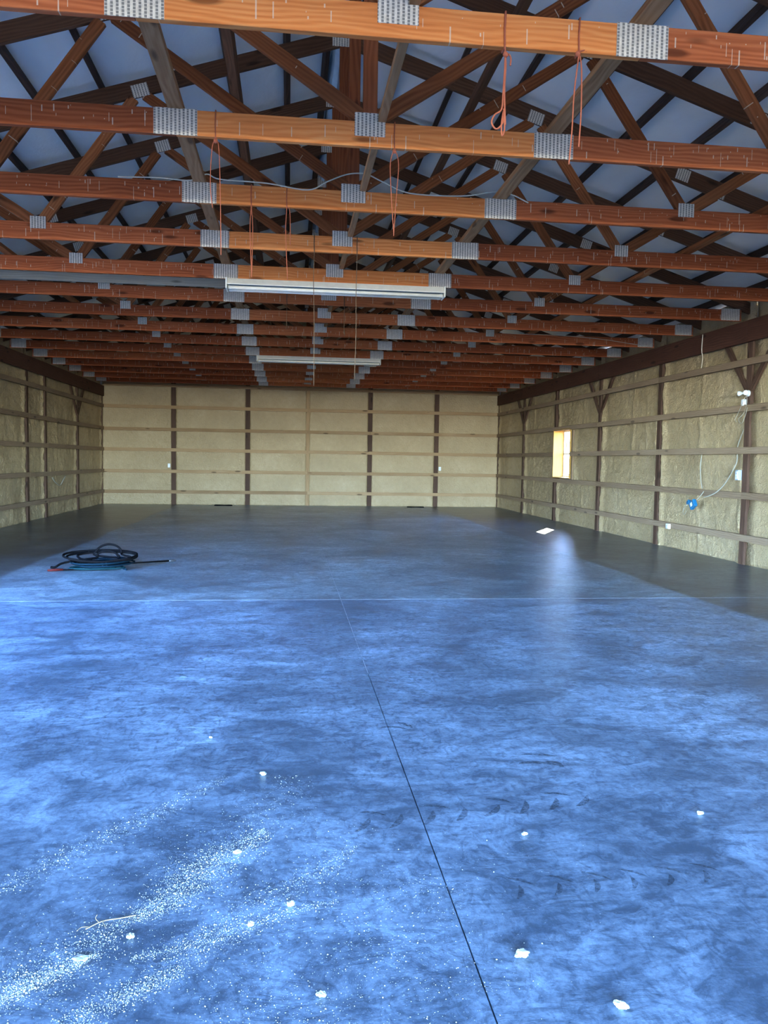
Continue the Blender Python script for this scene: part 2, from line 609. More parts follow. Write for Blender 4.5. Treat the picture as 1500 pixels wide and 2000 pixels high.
def crescent(cx, cy, L, wd, ang, bend):
    verts, faces = [], []
    n_ = 9
    for i in range(n_):
        t_ = i / (n_ - 1)
        x = (t_ - 0.5) * L
        y = bend * (1 - (2 * t_ - 1) ** 2)
        wv = wd * (math.sin(PI * min(1, t_ * 0.92 + 0.06)) ** 0.7) / 2
        for s_ in (-1, 1):
            px, py = x, y + s_ * wv
            verts.append((cx + px * math.cos(ang) - py * math.sin(ang), cy + px * math.sin(ang) + py * math.cos(ang), 0.0006))
    for i in range(n_ - 1):
        faces.append((2 * i, 2 * i + 2, 2 * i + 3, 2 * i + 1))
    link('tire_mark', mesh('tire_mark', verts, faces, M['scuff']), floor)


rnd = random.Random(5)
for i in range(8):
    x = -0.22 + i * 0.135
    crescent(x, 3.0 + 0.02 * i, 0.13, 0.028, 1.0 + rnd.uniform(-.15, .15), -0.012)
    if i % 2 == 0:
        crescent(x + 0.05, 3.09 + 0.02 * i, 0.11, 0.022, -0.45 + rnd.uniform(-.2, .2), 0.012)
for i in range(6):
    x = 0.25 + i * 0.135
    crescent(x, 2.47 + 0.008 * i, 0.085, 0.02, 1.25 + rnd.uniform(-.2, .2), -0.01)
    crescent(x + 0.03, 2.53 + 0.008 * i, 0.10, 0.014, -0.6, 0.008)
for args in ((0.05, 4.10, 0.14, 0.03, -0.3, 0.02), (0.11, 4.14, 0.12, 0.03, -0.9, 0.02), (0.70, 3.66, 0.16, 0.03, -0.2, 0.015), (0.66, 3.55, 0.17, 0.035, -0.2, 0.02), (0.74, 3.54, 0.10, 0.04, -0.9, 0.02)):
    crescent(*args)


# ------------------------------------------------------------------ foam panels
def foam_mesh(wd, h, seed, ridges=(), nx=40, nz=14, bead=0.042):
    verts, faces = [], []
    S = Vector((seed * 7.13, seed * 3.7, seed * 1.9))
    for j in range(nz + 1):
        v_ = h * j / nz
        for i in range(nx + 1):
            u = wd * i / nx
            e = min(u, wd - u)
            wob_ = mnoise.noise(Vector((v_ * 3, seed * 2.2, 0.3 if u < wd / 2 else 5.1))) * 0.03
            d = 0.030 * mnoise.noise(Vector((u * 1.4, v_ * 2.4, 0)) + S) + 0.017 * mnoise.noise(Vector((u * 7, v_ * 9, 2)) + S) + 0.008 * mnoise.noise(Vector((u * 22, v_ * 24, 7)) + S)
            d += bead * math.exp(-((e - 0.06 - wob_) / 0.07) ** 2)
            for (ru, rs, rh) in ridges:
                ru2 = ru + 0.09 * mnoise.noise(Vector((v_ * 1.6 + rs, seed * .7, rs)))
                d += rh * math.exp(-((u - ru2) / 0.03) ** 2)
            verts.append((u - wd / 2, -d - 0.012, v_))
    W = nx + 1
    for j in range(nz):
        for i in range(nx):
            faces.append((j * W + i, j * W + i + 1, (j + 1) * W + i + 1, (j + 1) * W + i))
    # sides back to the siding
    rim = [i for i in range(W)] + [j * W + nx for j in range(1, nz + 1)] + [nz * W + i for i in range(nx - 1, -1, -1)] + [j * W for j in range(nz - 1, 0, -1)]
    b0 = len(verts)
    for k in rim:
        x, y, z = verts[k]
        verts.append((x, 0.085, z))
    n_ = len(rim)
    for k in range(n_):
        faces.append((rim[k], b0 + k, b0 + (k + 1) % n_, rim[(k + 1) % n_]))
    return mesh('foam_panel', verts, faces, M['foam'], True)


def foam(parent, frame, u0, u1, z0, z1, seed, ridges=(), nx=40, nz=14, bead=0.042):
    """frame: ('R'|'L'|'B'); u is world Y on the side walls, world X on the back wall."""
    me = foam_mesh(abs(u1 - u0), z1 - z0, seed, ridges, nx, nz, bead)
    mid_ = (u0 + u1) / 2
    if frame == 'R':
        link('foam_panel', me, parent, (XW + 0.072, mid_, z0), (0, 0, -PI / 2))
    elif frame == 'L':
        link('foam_panel', me, parent, (-XW - 0.072, mid_, z0), (0, 0, PI / 2))
    else:
        link('foam_panel', me, parent, (mid_, YB + 0.045, z0), (0, 0, 0))


def wall_shell(name, x0, x1, y0, y1, z0, z1, label):
    bm_ = bmesh.new()
    box_bm(bm_, x0, x1, y0, y1, z0, z1)
    return tag(link(name, bm_mesh(bm_, name, M['siding'])), kind='structure', label=label)


PW = 0.125
ADDED_OPENING = (5.252, 7.996)
right_posts = [10.74 + 2.744 * k for k in range(-7, 5)]          # -8.468 ... 21.716
left_posts = [-8.468, -5.724, -2.98, -0.236, 2.508, 5.252, 7.996, 10.74, 13.8, 17.62, 18.90, 21.68]
back_posts = [-3.95, -1.76, 0.05, 1.96, 4.04]
WIN = (17.86, 18.985, 1.085, 2.225)                                # y0, y1, z0, z1 of the window opening

# right wall shell with the window hole: four boxes in one mesh
bm = bmesh.new()
xs0, xs1 = XW + 0.13, XW + 0.32
box_bm(bm, xs0, xs1, YF, WIN[0] - 0.02, -0.2, 3.72)
box_bm(bm, xs0, xs1, WIN[1] + 0.02, YB + 0.3, -0.2, 3.72)
box_bm(bm, xs0, xs1, WIN[0] - 0.02, WIN[1] + 0.02, -0.2, WIN[2] - 0.02)
box_bm(bm, xs0, xs1, WIN[0] - 0.02, WIN[1] + 0.02, WIN[3] + 0.02, 3.72)
wall_r = tag(link('wall_right', bm_mesh(bm, 'wall_right', M['siding'])), kind='structure', label='right side wall of posts, girts and pale spray foam with one window')
bm = bmesh.new()                                                   # added unseen opening one bay wide, lets sky light onto the floor
box_bm(bm, -XW - 0.32, -XW - 0.13, YF, ADDED_OPENING[0], -0.2, 3.72)
box_bm(bm, -XW - 0.32, -XW - 0.13, ADDED_OPENING[1], YB + 0.3, -0.2, 3.72)
box_bm(bm, -XW - 0.32, -XW - 0.13, ADDED_OPENING[0], ADDED_OPENING[1], BEAM0, 3.72)
wall_l = tag(link('wall_left', bm_mesh(bm, 'wall_left', M['siding'])), kind='structure', label='left side wall of posts, girts and cream spray foam')
# back wall with gable
vb = []
for y in (YB + 0.13, YB + 0.3):
    vb += [(-6.32, y, -0.2), (6.32, y, -0.2), (6.32, y, roof_z(6.32, 0.24)), (0, y, roof_z(0, 0.24)), (-6.32, y, roof_z(6.32, 0.24))]
fb = [(0, 1, 2, 3, 4), (9, 8, 7, 6, 5), (0, 5, 6, 1), (1, 6, 7, 2), (2, 7, 8, 3), (3, 8, 9, 4), (4, 9, 5, 0)]
wall_b = tag(link('wall_back', mesh('wall_back', vb, fb, M['siding'])), kind='structure', label='back end wall of cream spray foam crossed by pine girts')
# front wall: side returns and the gable above the wide open door
DW, DH = 5.5, 3.46
vf, ff = [], []
for y in (YF - 0.12, YF):
    vf += [(-6.32, y, -0.2), (-DW, y, -0.2), (-DW, y, DH), (DW, y, DH), (DW, y, -0.2), (6.32, y, -0.2), (6.32, y, roof_z(6.32, 0.24)), (0, y, roof_z(0, 0.24)), (-6.32, y, roof_z(6.32, 0.24))]
ff = [(0, 1, 2, 3, 4, 5, 6, 7, 8), tuple(range(17, 8, -1))] + [(i, 9 + i, 9 + (i + 1) % 9, (i + 1) % 9) for i in range(9)]
wall_f = tag(link('wall_front', mesh('wall_front', vf, ff, M['siding'])), kind='structure', label='front end wall around the wide open doorway')


def side_wall(parent, fr, posts, s):
    face = s * XW
    # posts
    for y in posts:
        top = CH0 - 0.002
        spans = [(-0.01, top)]
        if s > 0 and abs(y - 18.972) < 0.05:                      # the window's post is cut out
            y += 0.055
            spans = [(-0.01, WIN[2] - 0.022), (WIN[3] + 0.022, top)]
        for (q0, q1) in spans:
            board('post', (s * (XW + 0.065), y, q0), (s * (XW + 0.065), y, q1), PW, 0.13, M['post'], parent, Vector((1, 0, 0)))
    ys = posts + [YB + 0.0]
    edges = [(ys[i] + PW / 2, ys[i + 1] - PW / 2) for i in range(len(ys) - 1)]
    edges[-1] = (edges[-1][0], YB + 0.03)
    rows = [0.0] + GZ + [3.50]
    sd = 1 if s > 0 else 300
    for (a0, a1) in edges:
        wd = a1 - a0
        rs = (0.25 + 0.5 * random.random()) * wd
        for j in range(len(rows) - 1):
            z0, z1 = rows[j], rows[j + 1]
            sd += 1
            rg = ((rs, 1.3, 0.022),) if a0 > 9 and wd > 2 else ()
            hi = a0 > 8.5
            if s < 0 and a0 > ADDED_OPENING[0] and a1 < ADDED_OPENING[1] and z1 < BEAM0 + 0.5:
                continue
            if s > 0 and a0 < WIN[0] and a1 > WIN[0] and WIN[2] - 0.1 < z0 + 0.05 and z1 - 0.05 < WIN[3] + 0.1:
                foam(parent, fr, a0, WIN[0] - 0.05, z0, z1, sd, (), 34, 14)
            elif s > 0 and a0 < WIN[1] and a1 > WIN[1] and WIN[2] - 0.1 < z0 + 0.05 and z1 - 0.05 < WIN[3] + 0.1:
                foam(parent, fr, WIN[1] + 0.05, a1, z0, z1, sd, (), 34, 14)
            else:
                foam(parent, fr, a0, a1, z0, z1, sd, rg, 64 if hi else 16, 20 if hi else 6)
        # foam between the beam and the roof
        foam(parent, fr, a0, a1, 3.50, roof_z(XW, 0.12), sd + 50, (), 20, 5, 0.0)
    # girts, in lengths of two bays, joints staggered
    ends = sorted(ys)
    for j, z in enumerate(GZ):
        cuts = [YF + 0.02] + [y for i, y in enumerate(ends) if i % 2 == j % 2 and y > 1 and y < YB - 1] + [YB - 0.002]
        for c0, c1 in zip(cuts, cuts[1:]):
            segs = [(c0 + 0.002, c1 - 0.002)]
            if s > 0 and WIN[2] < z < WIN[3]:
                segs = []
                for (q0, q1) in ((c0 + 0.002, min(c1 - 0.002, WIN[0] - 0.045)), (max(c0 + 0.002, WIN[1] + 0.045), c1 - 0.002)):
                    if q1 - q0 > 0.05:
                        segs.append((q0, q1))
            if s < 0:
                segs = [(q0, q1) for q0, q1 in ((c0 + 0.002, min(c1 - 0.002, ADDED_OPENING[0])), (max(c0 + 0.002, ADDED_OPENING[1]), c1 - 0.002)) if q1 - q0 > 0.05]
            for q0, q1 in segs:
                board('girt', (face - s * PT / 2, q0, z + random.uniform(-.006, .006)), (face - s * PT / 2, q1, z + random.uniform(-.006, .006)), PT, 0.098, M['girt'], parent)
    # header beam carrying the trusses
    cuts = [YF] + [y for i, y in enumerate(ends) if i % 2 == 1 and 1 < y < YB - 1] + [YB - 0.001]
    for c0, c1 in zip(cuts, cuts[1:]):
        board('header_beam', (face - s * 0.026, c0 + 0.002, (BEAM0 + BEAM1) / 2), (face - s * 0.026, c1 - 0.002, (BEAM0 + BEAM1) / 2), 0.052, BEAM1 - BEAM0, M['beam'], parent)
    # knee braces in pairs
    for y in ((10.74, 16.228, 21.716) if s > 0 else (10.74, 21.68)):
        for d in (-1, 1):
            board('knee_brace', (s * (XW + 0.021), y + d * 0.05, 2.52), (s * (XW + 0.021), y + d * 0.66, 3.24), 0.04, 0.09, M['post'], parent, Vector((s, 0, 0)).cross(Vector((0, d, 1))).normalized())
    # corner strip
    board('corner_post', (s * (XW + 0.05), YB + 0.02, 0), (s * (XW + 0.05), YB + 0.02, 3.5), 0.1, 0.1, M['post'], parent, Vector((1, 0, 0)))


side_wall(wall_r, 'R', right_posts, 1)
side_wall(wall_l, 'L', left_posts, -1)

# back wall parts
for i, x in enumerate(back_posts):
    mid_post = (i == 2)
    board('post', (x, YB + 0.065, -0.01), (x, YB + 0.065, 3.66), 0.13, 0.10 if mid_post else 0.135, M['girt_back'] if mid_post else M['post'], wall_b, Vector((1, 0, 0)))
bx = [-XW - 0.02] + back_posts + [XW + 0.02]
rows = [0.0] + GZ + [3.545, 4.1]
sd = 700
for i in range(6):
    pw0 = 0.0 if i == 0 else (0.05 if i == 3 else 0.0675)
    pw1 = 0.0 if i == 5 else (0.05 if i == 2 else 0.0675)
    for j in range(len(rows) - 1):
        sd += 1
        foam(wall_b, 'B', bx[i] + pw0, bx[i + 1] - pw1, rows[j], rows[j + 1], sd, (), 40, 12, 0.016)
bm = bmesh.new()
vv = [bm.verts.new(v_) for v_ in ((-6.1, YB + 0.05, 4.1), (6.1, YB + 0.05, 4.1), (4.4, YB + 0.05, roof_z(4.4, .15)), (0, YB + 0.05, roof_z(0, .15)), (-4.4, YB + 0.05, roof_z(4.4, .15)))]
bm.faces.new((vv[0], vv[1], vv[2], vv[3], vv[4]))
link('gable_foam', bm_mesh(bm, 'gable_foam', M['foam']), wall_b)
for j, z in enumerate(GZ + [3.545]):
    cuts = [-XW + 0.045, back_posts[1 + j % 2], back_posts[3], XW - 0.045] if j % 2 else [-XW + 0.045, back_posts[2], XW - 0.045]
    for c0, c1 in zip(cuts, cuts[1:]):
        board('girt', (c0 + 0.002, YB - PT / 2, z + random.uniform(-.006, .006)), (c1 - 0.002, YB - PT / 2, z + random.uniform(-.006, .006)), PT, 0.098, M['girt_back'], wall_b)

# ------------------------------------------------------------------ window in the right wall
wy0, wy1, wz0, wz1 = WIN
win = tag(empty('window_1', (XW + 0.2, (wy0 + wy1) / 2, wz0)), kind='structure', label='small window with raw pine box jamb in the right wall')
winv = Vector(win.location)


def wboard(name, p0, p1, t, h, mat, up=Vector((0, 0, 1))):
    return board(name, Vector(p0) - winv, Vector(p1) - winv, t, h, mat, win, up)


xm = XW + 0.135
for z in (wz0 - 0.01, wz1 + 0.01):
    wboard('jamb_board', (xm, wy0 - 0.02, z), (xm, wy1 + 0.02, z), 0.36, 0.02, M['jamb'])
for y in (wy0 - 0.01, wy1 + 0.01):
    wboard('jamb_board', (xm, y, wz0), (xm, y, wz1), 0.36, 0.02, M['jamb'], Vector((0, 1, 0)))
xg = XW + 0.235
fw = 0.04
for z in (wz0 + fw / 2, wz1 - fw / 2, (wz0 + wz1) / 2):
    wboard('sash_rail', (xg, wy0, z), (xg, wy1, z), 0.04, fw, M['vinyl'])
for y in (wy0 + fw / 2, wy1 - fw / 2):
    wboard('sash_stile', (xg, y, wz0 + fw), (xg, y, wz1 - fw), 0.04, fw, M['vinyl'], Vector((0, 1, 0)))
for (a0, a1) in ((wz0 + fw, (wz0 + wz1) / 2 - fw / 2), ((wz0 + wz1) / 2 + fw / 2, wz1 - fw)):
    link('pane', board_mesh(wy1 - wy0 - 2 * fw, 0.005, a1 - a0, M['glass'], 'pane'), win, Vector((xg, (wy0 + wy1) / 2, (a0 + a1) / 2)) - winv, (0, 0, PI / 2))
    for f_ in (1 / 3, 2 / 3):
        y = wy0 + fw + f_ * (wy1 - wy0 - 2 * fw)
        wboard('muntin', (xg, y, a0), (xg, y, a1), 0.008, 0.010, M['vinyl'], Vector((0, 1, 0)))
    wboard('muntin', (xg, wy0 + fw, (a0 + a1) / 2), (xg, wy1 - fw, (a0 + a1) / 2), 0.008, 0.010, M['vinyl'])
# framing studs on either side, and the far trim
for y in (wy0 - 0.065,):
    board('window_stud', (XW + 0.02, y, GZ[1] + 0.05), (XW + 0.02, y, GZ[3] - 0.05), 0.055, 0.09, M['girt'], wall_r, Vector((0, 1, 0)))

# ------------------------------------------------------------------ roof: deck, film between purlins, purlins
PUR = [0.16, 0.57, 1.16, 1.76, 2.35, 2.93, 3.51, 4.10, 4.69, 5.28, 5.87]
ROFF = 0.084                                        # top of the top chords above their centre line
PH = 0.095
ny = Vector((0, 0, 1))
vr = []
for y in (YF - 0.5, YB + 0.6):
    vr += [(-6.7, y, roof_z(6.7, 0.26)), (0, y, roof_z(0, 0.26)), (6.7, y, roof_z(6.7, 0.26)), (6.7, y, roof_z(6.7, 0.31)), (0, y, roof_z(0, 0.31)), (-6.7, y, roof_z(6.7, 0.31))]
fr_ = [(0, 1, 2, 3, 4, 5), (11, 10, 9, 8, 7, 6)] + [(i, 6 + i, 6 + (i + 1) % 6, (i + 1) % 6) for i in range(6)]
ceil = tag(link('ceiling', mesh('ceiling', vr, fr_, M['siding'])), kind='structure', label='underside of the gable roof: white film over dark purlins')
nrm = math.cos(math.atan(SL))
for s in (-1, 1):
    nv = Vector((s * SL, 0, 1)).normalized()
    for x in PUR:
        zc_ = roof_z(x, ROFF + PH / 2 / nrm + 0.001)
        board('purlin', (s * x, YF, zc_), (s * x, 12.1 + (0.0), zc_), 0.05, PH, M['purlin'], ceil, nv)
        board('purlin', (s * x, 12.104, zc_), (s * x, YB + 0.1, zc_), 0.05, PH, M['purlin'], ceil, nv)
    # film sheets, one per purlin gap, sagging a little between the trusses
    xs = [0.0] + PUR + [6.25]
    for i in range(len(xs) - 1):
        x0, x1 = xs[i], xs[i + 1]
        verts, faces = [], []
        nu, nvv = 5, 72
        for b in range(nvv + 1):
            y = YF + (YB + 0.12 - YF) * b / nvv
            for a_ in range(nu + 1):
                t_ = a_ / nu
                x = x0 + (x1 - x0) * t_
                bow = 4 * t_ * (1 - t_)
                sag = bow * (0.012 + 0.022 * mnoise.noise(Vector((x0 * 3 + s * 9, y * 0.9, 1.7)))) + 0.006 * bow * mnoise.noise(Vector((x * 6, y * 5, s * 3)))
                verts.append((s * x, y, roof_z(x, ROFF + (PH + 0.006) / nrm) - sag))
        for b in range(nvv):
            for a_ in range(nu):
                k = b * (nu + 1) + a_
                faces.append((k, k + 1, k + nu + 2, k + nu + 1) if s < 0 else (k, k + nu + 1, k + nu + 2, k + 1))
        link('roof_film', mesh('roof_film', verts, faces, M['film'], True), ceil)
# crumpled film hanging along the ridge
verts, faces = [], []
for b in range(121):
    y = YF + (YB - YF - 0.1) * b / 120
    q = mnoise.noise(Vector((y * 5, 0.4, 0))) * 0.03
    verts += [(-0.11 + q, y, 5.77), (-0.07 + q * .6, y, 5.60 + q), (-0.02 - q * .5, y, 5.58 + q), (0.0, y, 5.78)]
for b in range(120):
    for k in range(3):
        faces.append((4 * b + k, 4 * b + k + 1, 4 * b + k + 5, 4 * b + k + 4))
link('ridge_film', mesh('ridge_film', verts, faces, M['ridge']), ceil)

# ------------------------------------------------------------------ roof trusses
def make_truss():
    root = empty('roof_truss', (0, Y0, CH0))
    # local frame: origin at bottom-chord underside, front face at y = 0
    def P(x, z):
        return Vector((x, PT / 2, z - CH0))

    def mem(name, a_, b_, h, mat):
        return board(name, a_, b_, PT, h, mat, root)
    zc_ = (CH0 + CH1) / 2
    hc = CH1 - CH0
    XS = 1.26
    mem('bottom_chord', P(-XS + 0.001, zc_), P(XS - 0.001, zc_), hc, M['chord'])
    mem('bottom_chord', P(-5.93, zc_), P(-XS - 0.001, zc_), hc, M['chordside'])
    mem('bottom_chord', P(XS + 0.001, zc_), P(5.93, zc_), hc, M['chordside'])
    for s in (-1, 1):
        def T(x, off=0.0):
            return P(s * x, roof_z(x, off))
        mem('top_chord', T(0.012), T(6.1), 0.155, M['topchord'])
        mem('center_web', P(s * 0.06, CH1 + 0.035), T(1.93, -0.075), 0.095, M['web'])
        mem('inner_web', P(s * 2.90, CH1 + 0.005), T(2.03, -0.085), 0.095, M['web'])
        mem('outer_web', P(s * 2.99, CH1 + 0.02), T(3.96, -0.08), 0.095, M['web'])
    board('king_post', P(0, CH1 + 0.001), P(0, PEAK - 0.06), PT, 0.095, M['king'], root, Vector((1, 0, 0)))

    def plate(x, z, wd, h, tilt=0.0):
        key = ('plate', wd, h)
        if key not in _cache:
            b_ = bmesh.new()
            box_bm(b_, -wd / 2, wd / 2, -0.002, 0.002, -h / 2, h / 2)
            _cache[key] = bm_mesh(b_, 'connector_plate', M['plate'])
        link('connector_plate', _cache[key], root, (x, -0.0025, z - CH0), (0, tilt, 0))
    plate(0.0, 3.64, 0.205, 0.150)
    plate(0.0, PEAK - 0.02, 0.24, 0.15)
    for s in (-1, 1):
        plate(s * 1.26, zc_, 0.275, 0.166)
        plate(s * 2.93, 3.655, 0.145, 0.115)
        ta = s * math.atan(SL)
        plate(s * 1.97, roof_z(1.97, -0.03), 0.16, 0.12, ta)
        plate(s * 3.58, roof_z(3.58, 0.0), 0.15, 0.125, ta)
        plate(s * 4.0, roof_z(4.0, -0.055), 0.11, 0.07, ta)
        plate(s * 5.76, zc_ + 0.01, 0.28, 0.165)
    return root


TRUSS_LABELS = [
    'nearest timber roof truss, its bottom chord crossing the very top of the photo',
    'second timber roof truss from the front, orange cords looped left of centre and at centre',
    'third timber roof truss from the front, a pale loose cable strung along it',
    'fourth timber roof truss from the front, two long brown twines hang from its middle',
    'fifth timber roof truss from the front, the larger white strip light is fixed under it',
    'sixth timber roof truss from the front, just behind the larger white strip light',
    'seventh timber roof truss from the front, two behind the larger strip light',
    'eighth timber roof truss from the front, midway between the two strip lights',
    'ninth timber roof truss from the front, two before the farther strip light',
    'timber roof truss right in front of the one carrying the farther strip light, tenth from the front',
    'eleventh timber roof truss from the front, right behind the farther strip light',
    'twelfth timber roof truss from the front, fourth from the back wall',
    'third timber roof truss from the back wall',
    'second timber roof truss from the back wall',
    'last timber roof truss, close against the back wall',
]
TRUSS_LABELS[9] = 'tenth timber roof truss from the front, the farther white strip light is fixed under it'
TRUSS_LABELS[8] = 'ninth timber roof truss from the front, right before the one with the farther strip light'
t0 = make_truss()
trusses = [t0]
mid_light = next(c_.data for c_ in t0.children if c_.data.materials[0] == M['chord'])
mid_dimmed = mid_light.copy()                     # browner middle boards on farther trusses, partly painting in the weaker light
mid_dimmed.materials[0] = M['chorddim']
for k in range(1, NT):
    r_ = t0.copy()
    COL.objects.link(r_)
    r_.location = (0, Y0 + SP * k, CH0 + (0.02 if k == NT - 1 else 0.0))
    for ch in t0.children:
        c_ = ch.copy()
        COL.objects.link(c_)
        c_.parent = r_
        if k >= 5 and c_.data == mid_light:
            c_.data = mid_dimmed
    trusses.append(r_)
for k, r_ in enumerate(trusses):
    tag(r_, TRUSS_LABELS[k], 'roof truss', 'timber roof trusses')


def YK(k):
    return Y0 + SP * k


# lateral braces running the length of the barn
def lateral(x, z, wd, th, label, mat, up=Vector((0, 0, 1)), y0=YF, y1=None):
    o_ = empty('lateral_brace', (x, y0, z))
    y1 = y1 or YK(NT - 1) + 0.1
    cuts = [y0, YK(3) + 0.02, YK(7) + 0.02, YK(11) + 0.02, y1]
    for c0, c1 in zip(cuts, cuts[1:]):
        board('brace_board', (0, c0 - y0 + 0.001, 0), (0, c1 - y0 - 0.001, 0), wd, th, mat, o_, up)
    tag(o_, label, 'brace', 'lateral braces tying the trusses together')
    return o_


zb = CH1 + 0.001 + PT / 2
lateral(-1.26, zb, 0.1, PT, 'greyish pine brace lying along the bottom chords over the left row of large plates', M['brace'])
lateral(1.26, zb, 0.1, PT, 'greyish pine brace lying along the bottom chords over the right row of large plates', M['brace'])
lateral(0.08, zb, 0.052, PT, 'greyish pine brace lying along the bottom chords beside the king posts', M['brace'])
lateral(-3.66, zb, 0.09, PT, 'brown brace along the bottom chords toward the left wall, under the grey plank', M['web'])
lateral(3.66, zb, 0.09, PT, 'brown brace along the bottom chords toward the right wall', M['web'])
for s, nm in ((-1, 'left'), (1, 'right')):
    # on the upper edge of the centre webs
    x_, z_ = 1.0, 4.29
    dirv = Vector((s * (1.93 - 0.06), 0, roof_z(1.93, -0.075) - CH1 - 0.035)).normalized()
    upn = Vector((-dirv.z * s, 0, abs(dirv.x)))
    zl = CH1 + 0.035 + (x_ - 0.06) * abs(dirv.z / dirv.x)
    c_ = Vector((s * x_, 0, zl)) + upn * (0.0475 + PT / 2 + 0.001)
    lateral(c_.x, c_.z, 0.09, PT, 'rough dark brace nailed across the middle of the %s centre webs' % nm, M['topchord'], upn)

# grey board nailed under the left braces
pk = board('weathered_plank', (-5.4, 10.30, 3.608), (-1.21, 10.30, 3.608), 0.042, 0.102, M['plank'])
tag(pk, 'weathered grey board fixed under the braces left of the larger strip light', 'plank')


# ------------------------------------------------------------------ strip lights
def strip_light(x0, x1, y, label):
    L = x1 - x0
    root = empty('strip_light', ((x0 + x1) / 2, y, CH0))
    h = L / 2
    bm_ = bmesh.new()                                 # channel housing with sloped reflector wings
    prof = [(-0.05, 0.0), (0.05, 0.0), (0.115, -0.072), (0.115, -0.080), (0.109, -0.080), (0.109, -0.074), (0.045, -0.012), (-0.045, -0.012), (-0.109, -0.074), (-0.109, -0.080), (-0.115, -0.080), (-0.115, -0.072)]
    ra = [bm_.verts.new((-h, py, pz)) for py, pz in prof]
    rb = [bm_.verts.new((h, py, pz)) for py, pz in prof]
    n_ = len(prof)
    for i in range(n_):
        bm_.faces.new((ra[i], rb[i], rb[(i + 1) % n_], ra[(i + 1) % n_]))
    bm_.faces.new(ra)
    bm_.faces.new(rb[::-1])
    link('reflector_housing', bm_mesh(bm_, 'reflector_housing', M['white']), root)
    for s in (-1, 1):
        tb = link('lamp_tube', tube_mesh('lamp_tube', [(-h + 0.012, s * 0.068, -0.108), (h - 0.012, s * 0.068, -0.108)], 0.019, M['tube'], 12), root)
    for s in (-1, 1):
        bm_ = bmesh.new()
        box_bm(bm_, s * (h + 0.001), s * (h + 0.018), -0.112, 0.112, -0.128, -0.002)
        link('end_cap', bm_mesh(bm_, 'end_cap', M['white'], bev=0.004), root)
    bm_ = bmesh.new()
    box_bm(bm_, -h + 0.02, h - 0.02, -0.03, 0.03, -0.07, -0.013)
    link('ballast_cover', bm_mesh(bm_, 'ballast_cover', M['slot']), root)
    for s in (-1, 1):
        for f_ in (-0.97, 0.97):
            bm_ = bmesh.new()
            box_bm(bm_, f_ * h - 0.012, f_ * h + 0.012, s * 0.068 - 0.012, s * 0.068 + 0.012, -0.126, -0.09)
            link('lamp_holder', bm_mesh(bm_, 'lamp_holder', M['plastic']), root)
    tag(root, label, 'strip light', 'white strip lights under the trusses')


strip_light(-1.24, 1.30, YK(4) + 0.03, 'larger, nearer white strip light hanging under the fifth truss')
strip_light(-1.16, 1.32, YK(9) + 0.03, 'smaller looking, farther white strip light hung under the tenth truss')


# ------------------------------------------------------------------ cords hanging from the chords
def hang(name, k, x, pts, label, mat, r=0.005, loop_over=True, strands=None, knot=None):
    r *= 0.8
    yf = YK(k) - 0.006
    root = empty(name, (x, yf, CH0))
    o_ = Vector((x, yf, CH0))
    if loop_over:
        w_ = PT + 0.012
        ring = [(x, yf, CH0 - 0.006), (x - .003, yf, CH0 + 0.08), (x, yf, CH1 + 0.006), (x, yf + w_, CH1 + 0.006), (x + .003, yf + w_, CH0 + 0.08), (x, yf + w_, CH0 - 0.006)]
        link('tie', tube_mesh('tie', [Vector(q) - o_ for q in ring], r, mat, 6, closed=True), root)
    for st in (strands or [pts]):
        rng = random.Random(len(label) + len(st))
        P3 = [Vector((px, yf + (0.012 if i else 0.0) + rng.uniform(-.006, .006), pz)) - o_ for i, (px, pz) in enumerate(st)]
        link('strand', tube_mesh('strand', spline(P3, 6), r * 0.85, mat, 6), root)
    if knot:
        bm_ = bmesh.new()
        bmesh.ops.create_icosphere(bm_, subdivisions=2, radius=0.014)
        for v_ in bm_.verts:
            v_.co *= 1 + 0.35 * mnoise.noise(v_.co * 90)
            v_.co += Vector((knot[0], yf, knot[1])) - o_
        link('knot', bm_mesh(bm_, 'knot', mat, True), root)
    tag(root, label, 'cord', 'cords hanging from the roof trusses')


hang('orange_cord', 0, 0.54, None, 'thick orange cord with a loop at its end, hung from the nearest truss', M['orange'], 0.0065,
     strands=[[(0.54, 3.5), (0.545, 3.40), (0.54, 3.28), (0.535, 3.20), (0.50, 3.17), (0.485, 3.13), (0.51, 3.10), (0.54, 3.13), (0.545, 3.19), (0.535, 3.12), (0.54, 3.07), (0.55, 3.10), (0.545, 3.20)],
              [(0.54, 3.5), (0.55, 3.42), (0.545, 3.30), (0.55, 3.18), (0.555, 3.12)], [(0.56, 3.46), (0.575, 3.45), (0.575, 3.415)]], knot=(0.545, 3.46))
hang('orange_cord', 0, 0.925, None, 'orange cord knotted round the nearest truss, its two ends hanging well apart', M['orange'], 0.0055,
     strands=[[(0.925, 3.50), (0.91, 3.30), (0.905, 3.12), (0.895, 2.95)], [(0.925, 3.50), (0.945, 3.42), (0.95, 3.22), (0.945, 3.04)], [(0.925, 3.5), (0.96, 3.515), (0.965, 3.505)]], knot=(0.92, 3.49))
hang('orange_cord', 1, -1.005, None, 'thin orange cord of two uneven strands left on the second truss', M['orange'], 0.0045,
     strands=[[(-1.005, 3.50), (-1.03, 3.42), (-1.04, 3.2), (-1.025, 3.05)], [(-1.005, 3.50), (-0.985, 3.42), (-0.975, 3.1), (-0.97, 2.75)]], knot=(-1.005, 3.47))
